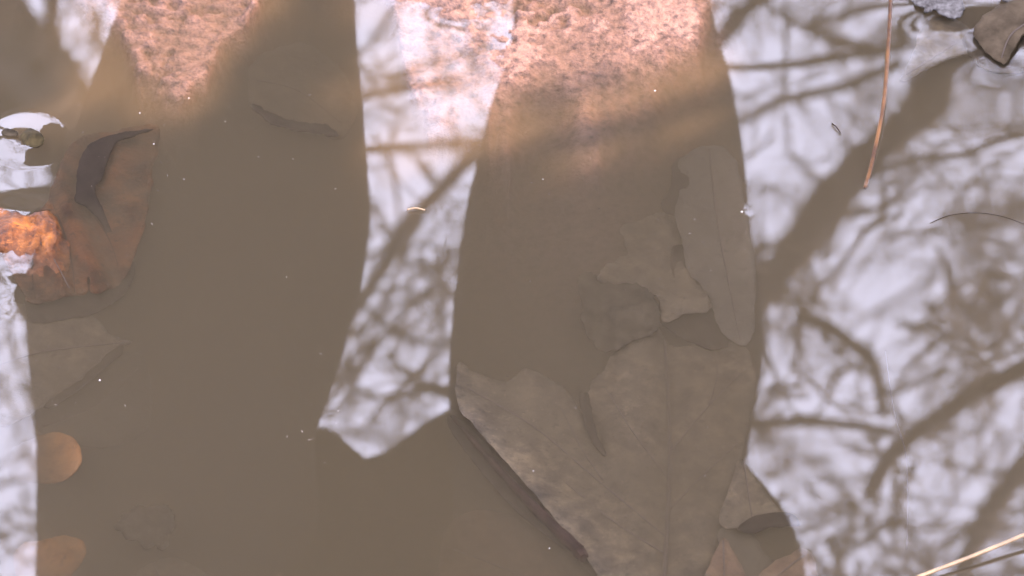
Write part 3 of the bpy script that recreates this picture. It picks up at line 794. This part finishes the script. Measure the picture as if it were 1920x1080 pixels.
trunk_of(t1, (1.9, 5.6, 0), [(up_at(1960, 20, D1), pxr(95, up_at(1960, 20, D1))), (up_at(1990, 650, D1 - .2), .02), (up_at(1980, 800, D1 - .3), .02)], .13)
twigs(t1, 330, 1300, 2200, -200, 600, 5.0, 7.5, 3, 12, (90, 300))
twigs(t1, 160, 1320, 2100, -120, 620, 4.8, 6.5, 2.5, 7, (70, 220))
twigs(t1, 150, 1320, 2100, 420, 1200, 4.8, 6.5, 2.5, 7, (70, 220))
twigs(t1, 330, 1300, 2200, 400, 1300, 4.6, 7.0, 4, 17, (90, 320))

t2 = empty('bare_tree', (-1.9, 6.4, 0), 'bare tree with slender limb mirrored in the gap between the legs', 'tree', 'bare trees mirrored in the water')
D2 = 5.6
make_limb(t2, [(560, 720), (640, 610), (700, 515), (755, 425), (810, 368), (862, 308), (912, 246), (980, 150)], 26, 32, D2 + .4, D2)
make_limb(t2, [(640, 168), (700, 160), (790, 146), (860, 130)], 22, 14, D2, D2)
make_limb(t2, [(640, 300), (720, 288), (800, 276), (900, 262)], 22, 14, D2, D2)
make_limb(t2, [(640, 520), (720, 600), (800, 640), (880, 640)], 14, 12, D2, D2)
make_limb(t2, [(800, 740), (826, 752), (880, 770), (940, 760)], 34, 28, D2, D2)
trunk_of(t2, (-1.9, 6.4, 0), [(up_at(560, 720, D2 + .4), .02)], .12)
twigs(t2, 130, 600, 960, -60, 700, 5.0, 6.5, 2.5, 7, (60, 180))
twigs(t2, 100, 480, 1250, -150, 560, 5.2, 7.5, 5, 14)
twigs(t2, 130, 480, 1250, 400, 900, 5.0, 7.0, 6, 18)

t3 = empty('bare_tree', (-1.6, 4.6, 0), 'bare tree whose broad limb darkens the mirrored corner by the leaf scrap', 'tree', 'bare trees mirrored in the water')
D3 = 4.6
make_limb(t3, [(-120, -30), (-40, 40), (30, 90), (80, 140), (110, 185), (180, 260), (300, 350)], 150, 90, D3, D3 + .2)
make_limb(t3, [(-60, 210), (10, 190), (70, 170), (120, 190)], 60, 40, D3, D3 + .2)
make_limb(t3, [(60, 150), (90, 60), (110, -40)], 26, 18, D3, D3 + .2)
trunk_of(t3, (-1.6, 4.6, 0), [(up_at(-120, -30, D3), .06)], .14)
twigs(t3, 70, -300, 330, -150, 300, 4.6, 6.5, 6, 16)
twigs(t3, 170, -300, 330, 300, 1250, 4.6, 6.5, 4, 13, (80, 280))

# ------------------------------------------------------------------ added unseen leafy shrub on the sunny side: its shade lies over the water
LIT = [
    [(190, 30), (215, -420), (700, -420), (505, -20), (430, 90), (372, 180), (330, 215), (280, 200), (225, 130)],
    [(735, 60), (760, -420), (1700, -420), (1345, -30), (1320, 55), (1180, 110), (1040, 120), (955, 135), (905, 210), (830, 320), (772, 400), (752, 380), (775, 260), (750, 150)],
    [(920, 190), (962, 185), (968, 280), (930, 290)], [(990, 210), (1020, 210), (1025, 280), (1000, 290)], [(1105, 170), (1158, 165), (1165, 275), (1115, 285)], [(1230, 110), (1292, 105), (1300, 205), (1242, 215)], [(1322, 85), (1364, 85), (1364, 215), (1328, 220)],
    [(-90, 400), (20, 398), (46, 406), (66, 422), (54, 440), (20, 444), (-90, 440)],
]
CEN = at(960, 540, 0)
U = Vector((math.cos(SUN_AZ), -math.sin(SUN_AZ), 0)); V = SUN.cross(U).normalized()
if V.z < 0: V = -V
def plane_uv(p):
    d = p - CEN; d = d - SUN * d.dot(SUN)
    return d.dot(U), d.dot(V)
LITUV = [[plane_uv(at(a, b, 0)) for a, b in poly] for poly in LIT]
base = CEN + SUN * 1.9
sunshade = empty('leafy_sunshade', (base.x, base.y, ground_z(base.x, base.y)), 'added unseen leafy shrub beside the puddle, shading most of the water', 'sunshade')
lv, lf = [], []
def leaf_card(c, size):
    a = Vector((random.gauss(0, 1), random.gauss(0, 1), random.gauss(0, 1))).normalized()
    nrm = (SUN + Vector((random.gauss(0, .6), random.gauss(0, .6), random.gauss(0, .6)))).normalized()
    a = (a - nrm * a.dot(nrm)).normalized(); b = nrm.cross(a)
    k = len(lv); w = size * .55
    lv.extend([c - a * size * .5, c + b * w * .5 - nrm * size * .06, c + a * size * .5, c - b * w * .5 - nrm * size * .06, c + a * size * .1])
    lf.extend([(k, k + 1, k + 4), (k + 1, k + 2, k + 4), (k + 2, k + 3, k + 4), (k + 3, k, k + 4)])
tries = 0
while len(lf) < 4 * 15000 and tries < 60000:
    tries += 1
    u, v_ = random.uniform(-.62, .62), random.uniform(-.62, .55)
    rr = (abs(u) / .62) ** 3 + (abs(v_ + .03) / .6) ** 3
    if rr > 1 + random.uniform(-.25, .1): continue
    if any(inside(u, v_, p) for p in LITUV): continue  # gaps in the added sun blocker keep the drawn patches lit
    du = .009
    deep = not any(inside(u + a, v_ + b, p) for p in LITUV for a, b in ((.035, 0), (-.035, 0), (0, .035), (0, -.035), (.02, .02), (-.02, .02), (.02, -.02), (-.02, -.02)))
    if any(inside(u + a, v_ + b, p) for p in LITUV for a, b in ((du, 0), (-du, 0), (0, du), (0, -du))): continue
    w = random.gauss(0, .13)
    leaf_card(CEN + U * u + V * v_ + SUN * (1.9 + w), random.uniform(.045, .065) if deep else random.uniform(.02, .032))
mesh_obj('sunshade_leaves', lv, lf, SUNSHADE_LEAF, sunshade, False, base)
for k in range(24):
    s = Vector((base.x + random.uniform(-.12, .12), base.y + random.uniform(-.12, .12), ground_z(base.x, base.y) - .03))
    for _ in range(40):
        u, v_ = random.uniform(-.5, .5), random.uniform(-.45, .3)
        if not any(inside(u + a, v_ + b, p) for p in LITUV for a in (-.05, 0, .05) for b in (-.05, 0, .05)): break
    e = CEN + U * u + V * v_ + SUN * 1.9
    q = [Vector(p) for p in catmull([tuple(s), tuple(s.lerp(e, .45) + Vector((random.uniform(-.05, .05), 0, .05))), tuple(e)], 6)]
    if any(inside(*plane_uv(p + d_), L_) for p in q for L_ in LITUV for d_ in (Vector((0, 0, 0)), U * .02, U * -.02)): continue
    v, f = tube_data(q, list(np.linspace(.02, .006, len(q))), 7)
    mesh_obj('stem', v, f, BARK, sunshade, True, s)
